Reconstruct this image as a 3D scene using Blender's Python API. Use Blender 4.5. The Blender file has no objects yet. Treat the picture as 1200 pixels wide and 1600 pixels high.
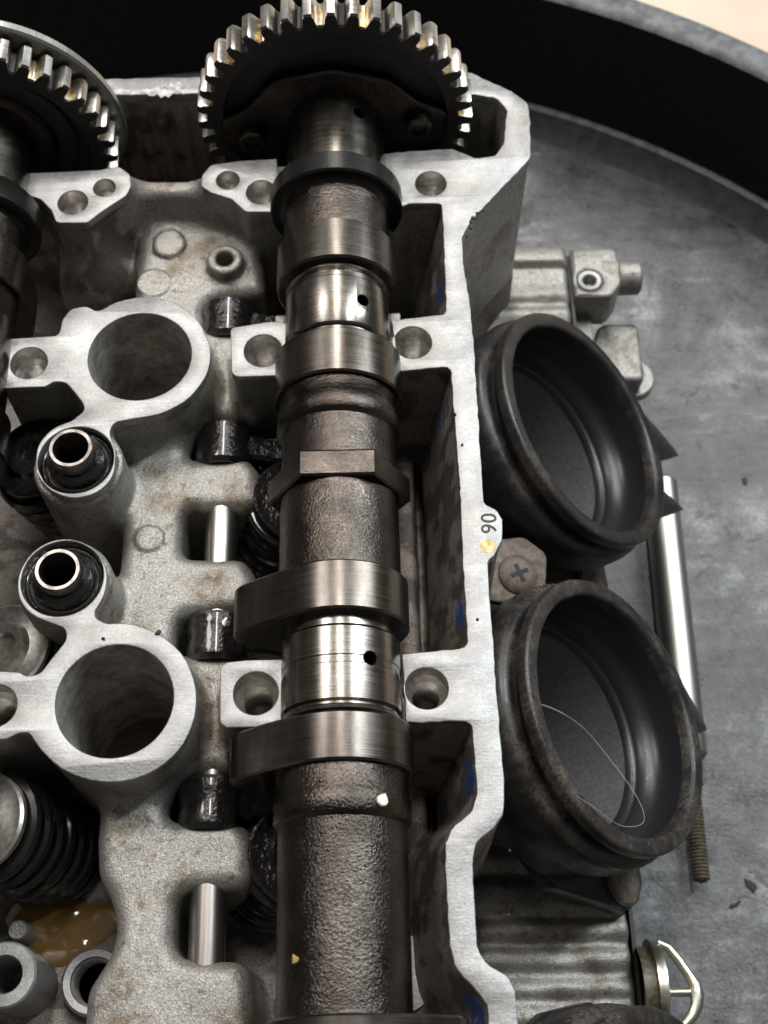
import bpy, bmesh, math, random
import numpy as np
from math import sin, cos, pi, radians, sqrt, hypot, atan2
from mathutils import Matrix, Vector
random.seed(7); np.random.seed(7)
S = 0.001                      # all dimensions below are millimetres
scene = bpy.context.scene
COL = scene.collection

# ------------------------------------------------------------------ camera
cam = bpy.data.cameras.new("camera"); camo = bpy.data.objects.new("camera", cam); COL.objects.link(camo)
PITCH, YAW = radians(63.4), radians(1.4)
fw = Vector((sin(YAW)*cos(PITCH), cos(YAW)*cos(PITCH), -sin(PITCH)))
rt = Vector((cos(YAW), -sin(YAW), 0)); up = rt.cross(fw)
m = Matrix((rt, up, -fw)).transposed().to_4x4(); m.translation = Vector((0, 0, 251*S)); camo.matrix_world = m
cam.sensor_fit = 'VERTICAL'; cam.sensor_height = 24; cam.sensor_width = 18
cam.lens = 24*2009/1600; cam.clip_start = 0.01; cam.clip_end = 20
cam.dof.use_dof = True; cam.dof.focus_distance = 0.272; cam.dof.aperture_fstop = 17
scene.camera = camo

# ------------------------------------------------------------------ workshop light
world = bpy.data.worlds.new("World"); scene.world = world; world.use_nodes = True
bg = world.node_tree.nodes["Background"]; bg.inputs[0].default_value = (1.0, 0.95, 0.90, 1); bg.inputs[1].default_value = 0.11
def area(name, loc, target, sx, sy, power, col):
    l = bpy.data.lights.new(name, 'AREA'); l.shape = 'RECTANGLE'; l.size = sx; l.size_y = sy; l.energy = power; l.color = col
    o = bpy.data.objects.new(name, l); COL.objects.link(o); o.location = loc
    o.rotation_euler = (Vector(target)-Vector(loc)).to_track_quat('-Z', 'Y').to_euler(); return o
area("ceiling_tube_lamp", (0.0, 1.0, 1.45), (0, 0.13, 0), 0.12, 1.2, 17, (1.0, 0.96, 0.91))
area("ceiling_tube_lamp", (1.0, 0.80, 1.25), (0, 0.13, 0), 0.10, 1.2, 23, (0.90, 0.97, 1.0))
area("bounce_ceiling_lamp", (-0.75, 0.75, 1.4), (0, 0.13, 0), 0.4, 0.4, 9, (1.0, 0.95, 0.90))
scene.view_settings.view_transform = 'Standard'; scene.view_settings.look = 'None'
scene.view_settings.exposure = 0.12; scene.view_settings.gamma = 1.0; scene.view_settings.use_curve_mapping = False

# ------------------------------------------------------------------ outlines (x, y, corner radius) in mm on their own plane
OUT = {
 'RAIL': [(-119.7, 254.8, 0), (-84.5, 254.7, 0), (-40.9, 254.7, 0.6), (-7.3, 254.8, 0.6), (23.1, 255, 0.6), (29, 254.6, 2), (39.2, 247.8, 3), (43.2, 243.7, 3), (43.5, 237.1, 2), (42.6, 224.9, 2.5), (28, 207.3, 6), (24, 200.8, 6), (23.8, 192.7, 4), (24.9, 179.5, 4), (25.1, 165, 4), (25, 141.2, 0.6), (25, 127.3, 1.2), (27.8, 125.5, 1.2), (28.8, 123.2, 1.2), (28.3, 117.9, 1.2), (26.7, 114.9, 1.2), (25, 113.2, 1.5), (24.9, 109.9, 4), (25, 95.3, 4), (25.1, 81.5, 4), (25.4, 66.3, 4), (25, 59.4, 4), (22.8, 56.5, 3), (19.3, 54, 3), (18.2, 50.3, 4), (18.2, 34.2, 4), (19.8, 31.4, 3), (23.7, 29.1, 3), (24.8, 26.4, 4), (25, 20.9, 4), (25.1, 10.2, 0), (19.4, 10.3, 0), (19.5, 21, 2), (19.5, 24.1, 2), (18.1, 26.2, 2), (13.9, 31.1, 3), (13.2, 34.5, 3), (12.9, 43.8, 4), (13.1, 53.7, 3), (14.6, 56.6, 3), (18.7, 59.9, 2.5), (19.9, 63.3, 3), (19.7, 68.4, 3), (19.7, 78, 1.8), (6.3, 78, 0), (6, 92.7, 0), (19.7, 93.8, 1.8), (19.6, 110, 4), (19.9, 131.6, 4), (19.6, 149.6, 4), (19.4, 162.9, 1.6), (7.2, 161.9, 0), (6.1, 176.3, 0), (19, 177.6, 1.4), (19.4, 194.7, 3), (19.5, 210.9, 1), (11.5, 211.1, 0.3), (6.2, 208.8, 0), (5.6, 227.3, 0), (12.1, 228, 0.4), (22.8, 228.6, 2), (29, 225.3, 2), (33.8, 226, 2), (36.1, 230, 1.5), (36.8, 235.1, 1.5), (37.7, 241.2, 2), (35.3, 245.4, 2), (29.4, 246.9, 1), (-7.3, 249.4, 0.6), (-40.7, 248.9, 0.6), (-84, 249, 0), (-118.9, 249.4, 0)],
 'HULL': [(-119.7, 254.8, 0), (-84.5, 254.7, 0), (-40.9, 254.7, 0.6), (-7.3, 254.8, 0.6), (23.1, 255, 0.6), (29, 254.6, 2), (39.2, 247.8, 3), (43.2, 243.7, 3), (43.5, 237.1, 2), (42.6, 224.9, 2.5), (28, 207.3, 6), (24, 200.8, 6), (23.8, 192.7, 4), (24.9, 179.5, 4), (25.1, 165, 4), (25, 141.2, 0.6), (25, 127.3, 1.2), (27.8, 125.5, 1.2), (28.8, 123.2, 1.2), (28.3, 117.9, 1.2), (26.7, 114.9, 1.2), (25, 113.2, 1.5), (24.9, 109.9, 4), (25, 95.3, 4), (25.1, 81.5, 4), (25.4, 66.3, 4), (25, 59.4, 4), (22.8, 56.5, 3), (19.3, 54, 3), (18.2, 50.3, 4), (18.2, 34.2, 4), (19.8, 31.4, 3), (23.7, 29.1, 3), (24.8, 26.4, 4), (25, 20.9, 4), (25.1, 10.2, 0), (-112.8, 8.4, 0), (-162.4, 259.5, 0)],
 'CHAIN_CAVITY': [(-127.2, 249.2, 0), (-84, 249, 0), (-40.7, 248.9, 0.6), (-7.3, 249.4, 0.6), (29.4, 246.9, 1), (35.3, 245.4, 2), (37.7, 241.2, 2), (36.8, 235.1, 1.5), (36.1, 230, 1.5), (33.8, 226, 2), (29, 225.3, 2), (22.8, 228.6, 2), (5.6, 227.8, 0), (-22, 226.1, 0), (-37.7, 225.4, 1), (-40.4, 223.8, 1), (-59.1, 224.3, 1), (-61.7, 225, 1), (-84.2, 223.2, 0), (-123.2, 223, 0)],
 'FRONT_PLATE_A': [(-94.3, 222.5, 0), (-84.2, 223.2, 0), (-75.6, 223.4, 0.6), (-66, 223.8, 0.6), (-61.7, 225, 2), (-58.5, 222.2, 2), (-57.9, 218.5, 2.5), (-59, 215.2, 3), (-62.1, 212.7, 3), (-64.8, 210.3, 2), (-68, 207, 2), (-75.6, 207.2, 1.5), (-77.2, 211.2, 2), (-80.1, 214.7, 2), (-84, 216.3, 1), (-93.7, 217.3, 0)],
 'FRONT_PLATE_B': [(-40.3, 221.5, 2), (-38.2, 224.8, 2), (-30.6, 225.9, 0.6), (-21.7, 226.3, 0), (-19.9, 209.2, 0), (-29.1, 209.5, 1.5), (-32.7, 213.6, 2), (-37.8, 215.7, 2), (-40.5, 218, 2)],
 'WEB_A': [(-85.4, 173.1, 1.5), (-72, 173.8, 1.5), (-71.6, 178.2, 2.5), (-69.9, 181.4, 3), (-66.1, 182.1, 3), (-63.5, 180.2, 2), (-59.5, 183, 8), (-53.8, 184.6, 12), (-45.8, 183.4, 12), (-39.5, 177.7, 12), (-36, 169.2, 12), (-36.7, 162.1, 12), (-40.8, 155.3, 12), (-47.1, 151.6, 12), (-53.6, 150.6, 5), (-57.5, 149.8, 3), (-58.4, 147.3, 3), (-56.5, 142.3, 6), (-56.5, 135.8, 7), (-59.8, 131.6, 7), (-65.6, 130.5, 7), (-71.2, 133.1, 7), (-74.1, 138.7, 7), (-74.3, 144.4, 7), (-71.2, 148.8, 7), (-67, 150.5, 3), (-64.2, 153.3, 2.5), (-65.1, 155.4, 3), (-68.1, 159.4, 2.5), (-69.4, 160.8, 2.5), (-71.9, 161.1, 2), (-74, 159.7, 1), (-84.2, 159.5, 0.6)],
 'WEB_B': [(-57.9, 102.2, 2.5), (-58.4, 103.5, 3), (-56.5, 107.4, 7), (-56.2, 112.6, 8), (-58.4, 117.6, 8), (-63.5, 120.9, 9), (-69, 120.8, 9), (-73.5, 117.5, 9), (-75.6, 111.6, 9), (-74.4, 106.4, 9), (-71.4, 103.1, 9), (-66.5, 101.1, 4), (-64, 100.1, 2.5), (-63.7, 97.5, 2.5), (-66.5, 93.4, 6), (-68.5, 90.2, 3), (-71.1, 89.7, 3), (-72.8, 90.7, 2), (-84.7, 91.7, 0), (-82.8, 76.1, 0), (-73.9, 76.6, 2), (-71.5, 77.8, 2.5), (-69.5, 77.9, 3), (-67.3, 74.7, 14), (-62.4, 70, 14), (-56.5, 67.7, 14), (-50.2, 67.1, 14), (-44, 69, 14), (-38.5, 73.7, 14), (-36.1, 80.3, 14), (-36.2, 86.4, 14), (-38.7, 93.4, 14), (-44.3, 98.5, 14), (-50.5, 101, 12), (-55.8, 101, 2.5)],
 'PAD_L_A': [(-31.9, 175, 1.3), (-22.1, 176.6, 0.5), (-18.6, 176, 0), (-18.5, 161.2, 0), (-21.4, 161.4, 0.5), (-31.2, 161.3, 2)],
 'PAD_L_B': [(-31.6, 91.7, 2), (-26.2, 92.2, 1), (-17.8, 92.2, 0), (-17.7, 77.8, 0), (-31.2, 77.9, 2)],
 'BODY': [(-58.6, 214, 3), (-56.1, 218.6, 3), (-44.8, 220, 3), (-32.3, 219.9, 3), (-26.3, 213.3, 4), (-25.7, 196.4, 1.5), (-30, 195.9, 3), (-37.3, 195.3, 4), (-41.1, 192.6, 3), (-40.2, 186, 3), (-36.1, 184.6, 2), (-26.6, 184.3, 2), (-26.3, 168.8, 2), (-26.5, 158.8, 2), (-37.6, 158.2, 2), (-44, 156.9, 3), (-43.3, 149.2, 3), (-37.2, 148.5, 2), (-28.9, 148.9, 3), (-25.7, 144.8, 4), (-25.7, 136.5, 3), (-29.3, 134.8, 2), (-43.6, 135.5, 3), (-43.5, 123.2, 3), (-36.3, 122.6, 2), (-29.3, 122.6, 3), (-26.3, 118.5, 4), (-26.1, 109.6, 3), (-30.8, 109.3, 2), (-43.9, 109.1, 4), (-43.9, 99.8, 4), (-38.3, 99.3, 2), (-29.6, 99.1, 2), (-28.9, 73, 2), (-44.2, 72.7, 4), (-44.5, 62.8, 4), (-32.8, 62.8, 3), (-25.7, 61.5, 4), (-25.4, 48.8, 3), (-41.4, 49.3, 4), (-41, 35.8, 4), (-33.2, 35.3, 2), (-25.9, 34.9, 4), (-25, 28, 3), (-24.6, 12.1, 0), (-59, 12.9, 0), (-57.5, 24.2, 4), (-57.4, 30.2, 6), (-53.2, 36.8, 8), (-52.3, 41.9, 8), (-53.9, 47.6, 8), (-56.9, 52.5, 8), (-57.7, 59.7, 6), (-57.5, 67.6, 6), (-58, 81.3, 5), (-60.4, 95.7, 5), (-57.4, 109.2, 5), (-57.2, 121.6, 5), (-57.1, 134.6, 5), (-57.1, 144.7, 5), (-57.2, 153.4, 5), (-62.4, 162.4, 5), (-63.4, 177.1, 5), (-58.2, 188.4, 3), (-58.4, 202.2, 3)],
 'RIDGE': [(-62, 229.7, 1), (-38.1, 229.5, 1), (-37.8, 221.9, 3), (-43.4, 219.5, 4), (-56.4, 219.8, 4), (-61.5, 222.9, 3)],
}


# ------------------------------------------------------------------ materials
class NT:
    def __init__(s, name):
        s.m = bpy.data.materials.new(name); s.m.use_nodes = True; s.t = s.m.node_tree; s.n = s.t.nodes; s.l = s.t.links
        s.b = s.n["Principled BSDF"]; tc = s.n.new("ShaderNodeTexCoord"); mp = s.n.new("ShaderNodeMapping")
        mp.inputs["Scale"].default_value = (1000, 1000, 1000); s.l.new(tc.outputs["Object"], mp.inputs[0]); s.co = mp.outputs[0]
    def set(s, **k):
        for a, v in k.items():
            i = s.b.inputs[a.replace('_', ' ')]
            if isinstance(v, bpy.types.NodeSocket): s.l.new(v, i)
            else: i.default_value = (*v, 1) if isinstance(v, tuple) and len(v) == 3 else v
        return s
    def map(s, scale, rot=(0, 0, 0)):
        n = s.n.new("ShaderNodeMapping"); n.inputs["Scale"].default_value = scale; n.inputs["Rotation"].default_value = rot
        s.l.new(s.co, n.inputs[0]); return n.outputs[0]
    def noise(s, scale, detail=3, rough=.55, co=None, dist=0.0):
        n = s.n.new("ShaderNodeTexNoise"); n.inputs["Scale"].default_value = scale; n.inputs["Detail"].default_value = detail
        n.inputs["Roughness"].default_value = rough; n.inputs["Distortion"].default_value = dist; s.l.new(co or s.co, n.inputs["Vector"]); return n.outputs[0]
    def vor(s, scale, feature='F1', out=0, co=None):
        n = s.n.new("ShaderNodeTexVoronoi"); n.feature = feature; n.inputs["Scale"].default_value = scale; s.l.new(co or s.co, n.inputs["Vector"]); return n.outputs[out]
    def ramp(s, fac, stops):
        n = s.n.new("ShaderNodeValToRGB"); r = n.color_ramp
        while len(r.elements) < len(stops): r.elements.new(.5)
        for e, (p, c) in zip(r.elements, stops):
            e.position = p; e.color = (*c, 1) if isinstance(c, tuple) else (c, c, c, 1)
        s.l.new(fac, n.inputs[0]); return n.outputs[0]
    def mix(s, a, b, fac, mode='MIX'):
        n = s.n.new("ShaderNodeMix"); n.data_type = 'RGBA'; n.blend_type = mode
        for i, v in ((0, fac), (6, a), (7, b)):
            if isinstance(v, bpy.types.NodeSocket): s.l.new(v, n.inputs[i])
            else: n.inputs[i].default_value = (*v, 1) if isinstance(v, tuple) else v
        return n.outputs[2]
    def math(s, op, a, b=0.0):
        n = s.n.new("ShaderNodeMath"); n.operation = op
        for i, v in ((0, a), (1, b)):
            if isinstance(v, bpy.types.NodeSocket): s.l.new(v, n.inputs[i])
            else: n.inputs[i].default_value = v
        return n.outputs[0]
    def bump(s, h, strength, dist, prev=None):
        n = s.n.new("ShaderNodeBump"); n.inputs["Strength"].default_value = strength; n.inputs["Distance"].default_value = dist*S
        s.l.new(h, n.inputs["Height"])
        if prev is not None: s.l.new(prev, n.inputs["Normal"])
        s.l.new(n.outputs[0], s.b.inputs["Normal"]); return n.outputs[0]
    def spot(s, p, r):          # 1 near point p (mm), 0 beyond r
        n = s.n.new("ShaderNodeVectorMath"); n.operation = 'DISTANCE'; s.l.new(s.co, n.inputs[0]); n.inputs[1].default_value = p
        k = s.n.new("ShaderNodeMapRange"); s.l.new(n.outputs["Value"], k.inputs[0]); k.inputs[1].default_value = r; k.inputs[2].default_value = r*.8
        k.inputs[3].default_value = 0; k.inputs[4].default_value = 1; return k.outputs[0]

def make_materials():
    M = {}
    # face-milled aluminium
    a = NT("milled_aluminium")
    w_ = a.n.new("ShaderNodeTexWave"); w_.wave_type = 'RINGS'; w_.rings_direction = 'Z'; w_.inputs["Scale"].default_value = .075; w_.inputs["Distortion"].default_value = 1.2; w_.inputs["Detail"].default_value = 1; w_.inputs["Detail Scale"].default_value = .6
    mp = a.n.new("ShaderNodeMapping"); mp.inputs["Location"].default_value = (60, -250, 0); a.l.new(a.co, mp.inputs[0]); a.l.new(mp.outputs[0], w_.inputs[0]); arc = w_.outputs["Fac"]
    bl = a.noise(.10, 4, .65); fine = a.noise(1.6, 3, .7)
    sc1 = a.noise(1.0, 2, .5, a.map((.10, 3.2, 1), (0, 0, radians(-40)))); sc2 = a.noise(1.0, 2, .5, a.map((.12, 3.6, 1), (0, 0, radians(63))))
    c = a.ramp(a.mix(bl, fine, .35), [(.34, (.215, .212, .206)), (.5, (.315, .313, .309)), (.64, (.45, .449, .447))])
    c = a.mix(c, a.ramp(arc, [(.3, (.94, .94, .94)), (.55, (1.02, 1.02, 1.02))]), a.ramp(a.noise(.05, 2), [(.4, .15), (.6, 1.0)]), 'MULTIPLY')
    c = a.mix(c, (.60, .60, .60), a.ramp(sc2, [(.65, 0.0), (.72, .5)])); c = a.mix(c, (.17, .165, .16), a.ramp(sc1, [(.65, 0.0), (.72, .45)]))
    pit = a.ramp(a.vor(.55), [(.045, (.12, .1, .09)), (.075, (1, 1, 1))]); pm = a.ramp(a.noise(.16, 2), [(.55, 0.0), (.62, 1.0)])
    c = a.mix(c, pit, a.math('MULTIPLY', pm, .9), 'MULTIPLY')
    st = a.ramp(a.noise(.06, 4, .7), [(.60, 0.0), (.72, .5)]); c = a.mix(c, (.24, .21, .165), st)
    a.set(Base_Color=c, Metallic=.75, Roughness=a.ramp(a.mix(a.mix(bl, fine, .5), arc, .08), [(.3, .42), (.7, .56)]))
    b1 = a.bump(sc2, .15, .06); b2 = a.bump(sc1, .2, .08, b1); a.bump(fine, .35, .16, b2); M['milled'] = a.m
    # sand-cast aluminium
    a = NT("cast_aluminium")
    g = a.noise(2.3, 3, .75); g2 = a.noise(.07, 4, .65); g3 = a.noise(.5, 3, .6)
    c = a.ramp(g, [(.30, (.20, .19, .173)), (.50, (.295, .282, .26)), (.66, (.46, .445, .415))])
    c = a.mix(c, a.ramp(g2, [(.34, (.60, .52, .43)), (.47, (1, 1, 1))]), 1.0, 'MULTIPLY')
    c = a.mix(c, a.ramp(g3, [(.32, (.55, .50, .45)), (.42, (1, 1, 1))]), .8, 'MULTIPLY')
    rust = a.ramp(a.noise(.3, 4, .7), [(.66, 0.0), (.72, .75)]); c = a.mix(c, (.15, .075, .035), rust)
    at = a.n.new("ShaderNodeAttribute"); at.attribute_name = "varnish_and_shade"; v_ = a.noise(1.0, 2, .5, a.map((.1, .16, .1), (0, 0, radians(38))))
    va = a.ramp(a.math('ADD', at.outputs["Fac"], a.math('MULTIPLY', a.math('SUBTRACT', g3, .5), .7)), [(.3, 0.0), (.7, 1.0)])  # blend towards the brown oil colour, which also carries painted recess shade
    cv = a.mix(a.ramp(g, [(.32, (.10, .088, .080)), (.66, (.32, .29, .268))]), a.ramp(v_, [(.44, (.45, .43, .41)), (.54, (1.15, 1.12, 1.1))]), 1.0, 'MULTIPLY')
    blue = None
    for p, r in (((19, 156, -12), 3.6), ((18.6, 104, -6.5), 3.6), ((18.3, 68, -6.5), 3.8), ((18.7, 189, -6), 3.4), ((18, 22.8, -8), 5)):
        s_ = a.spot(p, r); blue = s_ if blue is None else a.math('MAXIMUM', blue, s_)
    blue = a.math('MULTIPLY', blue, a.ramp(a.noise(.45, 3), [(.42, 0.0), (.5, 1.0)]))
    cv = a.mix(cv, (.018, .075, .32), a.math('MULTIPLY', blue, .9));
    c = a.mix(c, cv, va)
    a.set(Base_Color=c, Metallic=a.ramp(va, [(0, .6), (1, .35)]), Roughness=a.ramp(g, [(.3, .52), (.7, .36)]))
    b1 = a.bump(g, .5, .34); b2 = a.bump(g3, .2, .5, b1); a.bump(g2, .3, 1.5, b2); M['cast'] = a.m
    # oily dark cast flank inside the head
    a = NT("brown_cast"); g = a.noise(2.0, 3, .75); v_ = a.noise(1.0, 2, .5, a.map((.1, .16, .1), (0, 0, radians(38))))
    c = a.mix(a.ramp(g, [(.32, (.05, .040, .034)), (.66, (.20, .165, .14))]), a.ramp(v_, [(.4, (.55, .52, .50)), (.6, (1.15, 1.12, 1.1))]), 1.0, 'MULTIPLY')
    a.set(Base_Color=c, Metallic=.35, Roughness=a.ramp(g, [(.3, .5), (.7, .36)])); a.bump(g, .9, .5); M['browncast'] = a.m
    # forged camshaft skin
    a = NT("forged_steel")
    g = a.noise(1.9, 3, .6); g2 = a.noise(.1, 3, .6); g4 = a.ramp(a.noise(.16, 4, .7), [(.35, .55), (.6, 1.0)])
    a.set(Base_Color=a.ramp(g2, [(.35, (.054, .046, .041)), (.65, (.098, .085, .076))]), Metallic=1.0, Roughness=a.ramp(g, [(.35, .27), (.65, .16)]))
    b1 = a.bump(a.math('MULTIPLY', g, g4), .72, .32); a.bump(a.noise(1.0, 3, .6, a.map((.15, 1.2, .15))), .12, .4, b1); M['forged'] = a.m
    # ground journal / lobe steel
    def steel(name, c0, c1, r0, r1):
        a = NT(name); ln = a.noise(1.0, 3, .6, a.map((.06, 5, .06))); bl = a.noise(.11, 4, .6); bl2 = a.noise(1.0, 3, .6, a.map((.3, .05, .3)))
        c = a.mix(a.ramp(ln, [(.3, c0), (.7, c1)]), a.ramp(bl2, [(.3, (.55, .50, .45)), (.7, (1, 1, 1))]), .9, 'MULTIPLY')
        c = a.mix(c, (.07, .06, .052), a.ramp(a.noise(.35, 4, .75), [(.60, 0.0), (.70, .55)]))
        a.set(Base_Color=c, Metallic=1.0, Roughness=a.ramp(a.mix(ln, bl, .6), [(.35, r0), (.65, r1)]))
        b1 = a.bump(ln, .10, .06); a.bump(a.noise(5, 2), .06, .05, b1); return a.m
    M['journal'] = steel("journal_steel", (.165, .153, .14), (.285, .267, .246), .19, .30)
    M['lobe'] = steel("lobe_steel", (.098, .089, .081), (.162, .149, .136), .24, .36)
    M['tooth'] = steel("worn_tooth_steel", (.55, .54, .50), (.80, .79, .76), .25, .40)
    a = NT("oil_gold_steel"); a.set(Base_Color=a.ramp(a.noise(.5, 3), [(.4, (.70, .68, .62)), (.6, (.55, .38, .14))]), Metallic=1.0, Roughness=.3); a.bump(a.noise(3, 2), .1, .1); M['goldtooth'] = a.m
    a = NT("polished_pin"); ln = a.noise(1.0, 3, .6, a.map((1.6, .04, 1.6)))
    a.set(Base_Color=a.ramp(ln, [(.3, (.27, .245, .225)), (.7, (.46, .43, .405))]), Metallic=1.0, Roughness=.34); a.bump(ln, .05, .05); M['pin'] = a.m
    a = NT("oily_black_steel"); g = a.noise(.9, 3, .6)
    a.set(Base_Color=a.ramp(g, [(.3, (.010, .009, .009)), (.7, (.028, .025, .024))]), Metallic=.4, Roughness=.2, Coat_Weight=.7, Coat_Roughness=.1); b1 = a.bump(g, .4, .6); a.bump(a.noise(.3, 3), .35, 1.5, b1); M['oily'] = a.m
    a = NT("black_web"); g = a.noise(1.2, 3)
    a.set(Base_Color=a.ramp(g, [(.3, (.022, .020, .019)), (.7, (.042, .038, .036))]), Metallic=.2, Roughness=.5); a.bump(g, .2, .2); M['web'] = a.m
    a = NT("collar_steel"); g = a.noise(1.2, 3)
    a.set(Base_Color=(.013, .012, .011), Metallic=.5, Roughness=.34); a.bump(g, .2, .2); M['collar'] = a.m
    a = NT("spring_wire"); g = a.noise(.8, 3)
    a.set(Base_Color=(.035, .033, .033), Metallic=.7, Roughness=.26, Coat_Weight=.4, Coat_Roughness=.15); a.bump(g, .1, .2); M['spring'] = a.m
    # rubber with settled dust
    for nm, key, lo, hi in (("dusty_rubber", 'rubber', .42, .66), ("black_rubber", 'rubber0', .46, .76)):
        a = NT(nm); d = a.noise(.08, 5, .65); g = a.noise(2.4, 3, .7); sp = a.ramp(a.vor(.9), [(.10, 1.0), (.16, 0.0)])
        geo = a.n.new("ShaderNodeNewGeometry")
        dust = a.ramp(d, [(lo, .06), (hi, .95)]); dust = a.math('MULTIPLY', dust, a.ramp(a.mix(g, a.noise(.7, 3, .7), .5), [(.40, .05), (.62, 1.0)]))
        c = a.mix((.014, .0135, .0145), (.105, .086, .066), dust)
        c = a.mix(c, (.28, .25, .21), a.math('MULTIPLY', sp, a.ramp(a.noise(.4, 2), [(.55, 0.0), (.7, .6)])))
        a.set(Base_Color=c, Roughness=a.ramp(dust, [(0, .27), (.6, .75)]), Specular_IOR_Level=.5); b1 = a.bump(g, .28, .22); a.bump(d, .2, .8, b1); M[key] = a.m
    a = NT("clean_rubber"); g = a.noise(2.0, 3, .6); a.set(Base_Color=(.016, .016, .0185), Roughness=a.ramp(g, [(.3, .26), (.7, .42)])); a.bump(g, .15, .15); M['rubber2'] = a.m
    # tray
    a = NT("tray_plastic"); l1 = a.noise(.016, 5, .7, dist=.8); l3 = a.noise(.07, 6, .78); l4 = a.noise(.9, 4, .8)
    sA = a.noise(1.0, 4, .75, a.map((.018, .22, .05), (0, 0, radians(48)))); sB = a.noise(1.0, 4, .75, a.map((.02, .2, .05), (0, 0, radians(-24))))
    sk = a.mix(sA, sB, a.ramp(a.noise(.012, 2), [(.45, 0.0), (.55, 1.0)]))
    v = a.mix(a.mix(l1, sk, .28), l3, .34)
    c = a.ramp(v, [(.38, (.022, .0225, .024)), (.46, (.065, .066, .069)), (.53, (.12, .122, .127)), (.61, (.30, .305, .31))])
    c = a.mix(c, a.ramp(l3, [(.33, (.22, .21, .21)), (.42, (1, 1, 1))]), .9, 'MULTIPLY')
    c = a.mix(c, a.ramp(l4, [(.34, (.62, .62, .62)), (.64, (1.25, 1.25, 1.25))]), 1.0, 'MULTIPLY')
    c = a.mix(c, (.02, .02, .021), a.ramp(a.noise(1.0, 3, .6, a.map((.01, .12, .05), (0, 0, radians(-38))), 2.5), [(.70, 0.0), (.74, .8)]))
    c = a.mix(c, (.016, .016, .017), a.ramp(a.noise(.05, 6, .82, dist=2.2), [(.56, 0.0), (.64, .85)]))
    c = a.mix(c, (.34, .345, .35), a.ramp(a.noise(1.0, 4, .8, a.map((.05, .6, .1), (0, 0, radians(35))), .5), [(.68, 0.0), (.76, .6)]))
    a.set(Base_Color=c, Roughness=a.ramp(v, [(.4, .24), (.6, .42)]), Specular_IOR_Level=.5); b1 = a.bump(l4, .5, .5); a.bump(l3, .25, 1.0, b1); M['tray'] = a.m
    a = NT("tray_wall_plastic"); g = a.noise(.25, 4); a.set(Base_Color=a.ramp(g, [(.3, (.004, .004, .0044)), (.7, (.008, .008, .0084))]), Roughness=.6, Specular_IOR_Level=.25); a.bump(g, .2, .4); M['traywall'] = a.m
    a = NT("tray_step_plastic"); g = a.noise(.2, 4); a.set(Base_Color=a.ramp(g, [(.35, (.03, .03, .032)), (.65, (.06, .06, .063))]), Roughness=.5); a.bump(g, .2, .4); M['step'] = a.m
    a = NT("tray_rim_plastic"); g = a.noise(.2, 5, .7); a.set(Base_Color=a.ramp(g, [(.35, (.06, .06, .064)), (.6, (.17, .176, .184))]), Roughness=.5); a.bump(g, .2, .4); M['rim'] = a.m
    a = NT("beige_floor"); g = a.noise(.02, 5); a.set(Base_Color=a.ramp(g, [(.3, (.62, .50, .39)), (.7, (.72, .59, .47))]), Roughness=.6); M['beige'] = a.m
    a = NT("zinc_plate"); g = a.noise(.35, 4); a.set(Base_Color=a.ramp(g, [(.35, (.62, .64, .62)), (.6, (.72, .68, .50))]), Metallic=1.0, Roughness=.3); a.bump(a.noise(1.2, 3), .15, .2); M['zinc'] = a.m
    a = NT("satin_steel"); g = a.noise(1.0, 3, .6, a.map((3, .08, 3))); a.set(Base_Color=a.ramp(g, [(.3, (.30, .30, .28)), (.7, (.46, .46, .435))]), Metallic=1.0, Roughness=.40); a.bump(g, .06, .06); M['satin'] = a.m
    a = NT("dirty_thread"); g = a.noise(.8, 4); a.set(Base_Color=a.ramp(g, [(.3, (.06, .05, .035)), (.7, (.19, .165, .12))]), Metallic=.5, Roughness=.5); M['thread'] = a.m
    a = NT("hole_steel"); g = a.noise(.7, 3); a.set(Base_Color=a.ramp(g, [(.3, (.36, .33, .29)), (.7, (.66, .64, .61))]), Metallic=.9, Roughness=.35); M['hole'] = a.m
    a = NT("brass"); g = a.noise(.6, 3); a.set(Base_Color=a.ramp(g, [(.4, (.70, .66, .52)), (.6, (.72, .52, .16))]), Metallic=1.0, Roughness=.35); M['brass'] = a.m
    a = NT("copper_tube"); g = a.noise(.5, 3); a.set(Base_Color=a.ramp(g, [(.35, (.16, .14, .125)), (.65, (.38, .35, .33))]), Metallic=1.0, Roughness=.3); M['copper'] = a.m
    a = NT("bore_stain"); g = a.noise(.12, 5, .7); g2 = a.noise(.5, 4)
    c = a.mix(a.ramp(g, [(.35, (.22, .205, .19)), (.6, (.46, .45, .43))]), a.ramp(g2, [(.35, (.75, .72, .62)), (.6, (1, 1, 1))]), 1.0, 'MULTIPLY'); a.set(Base_Color=c, Metallic=.35, Roughness=.55); a.bump(g2, .3, .4); M['bore'] = a.m
    a = NT("port_grey"); g = a.noise(.9, 4, .7); a.set(Base_Color=a.ramp(g, [(.35, (.10, .098, .102)), (.65, (.16, .157, .162))]), Metallic=.2, Roughness=.55); a.bump(g, .15, .2); M['port'] = a.m
    a = NT("rusty_steel"); g = a.noise(.5, 4, .7); a.set(Base_Color=a.ramp(g, [(.3, (.07, .05, .038)), (.6, (.15, .12, .10)), (.75, (.21, .185, .165))]), Metallic=.3, Roughness=.6); a.bump(g, .4, .4); M['rust'] = a.m
    a = NT("dark_void"); a.set(Base_Color=(.004, .004, .004), Roughness=.7, Specular_IOR_Level=.1); M['void'] = a.m
    a = NT("engine_oil"); a.set(Base_Color=(.20, .115, .028), Roughness=.10, Specular_IOR_Level=.7, Coat_Weight=1.0, Coat_Roughness=.04); a.bump(a.noise(.10, 2, .5), .5, 2.5); M['oil'] = a.m
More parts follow.
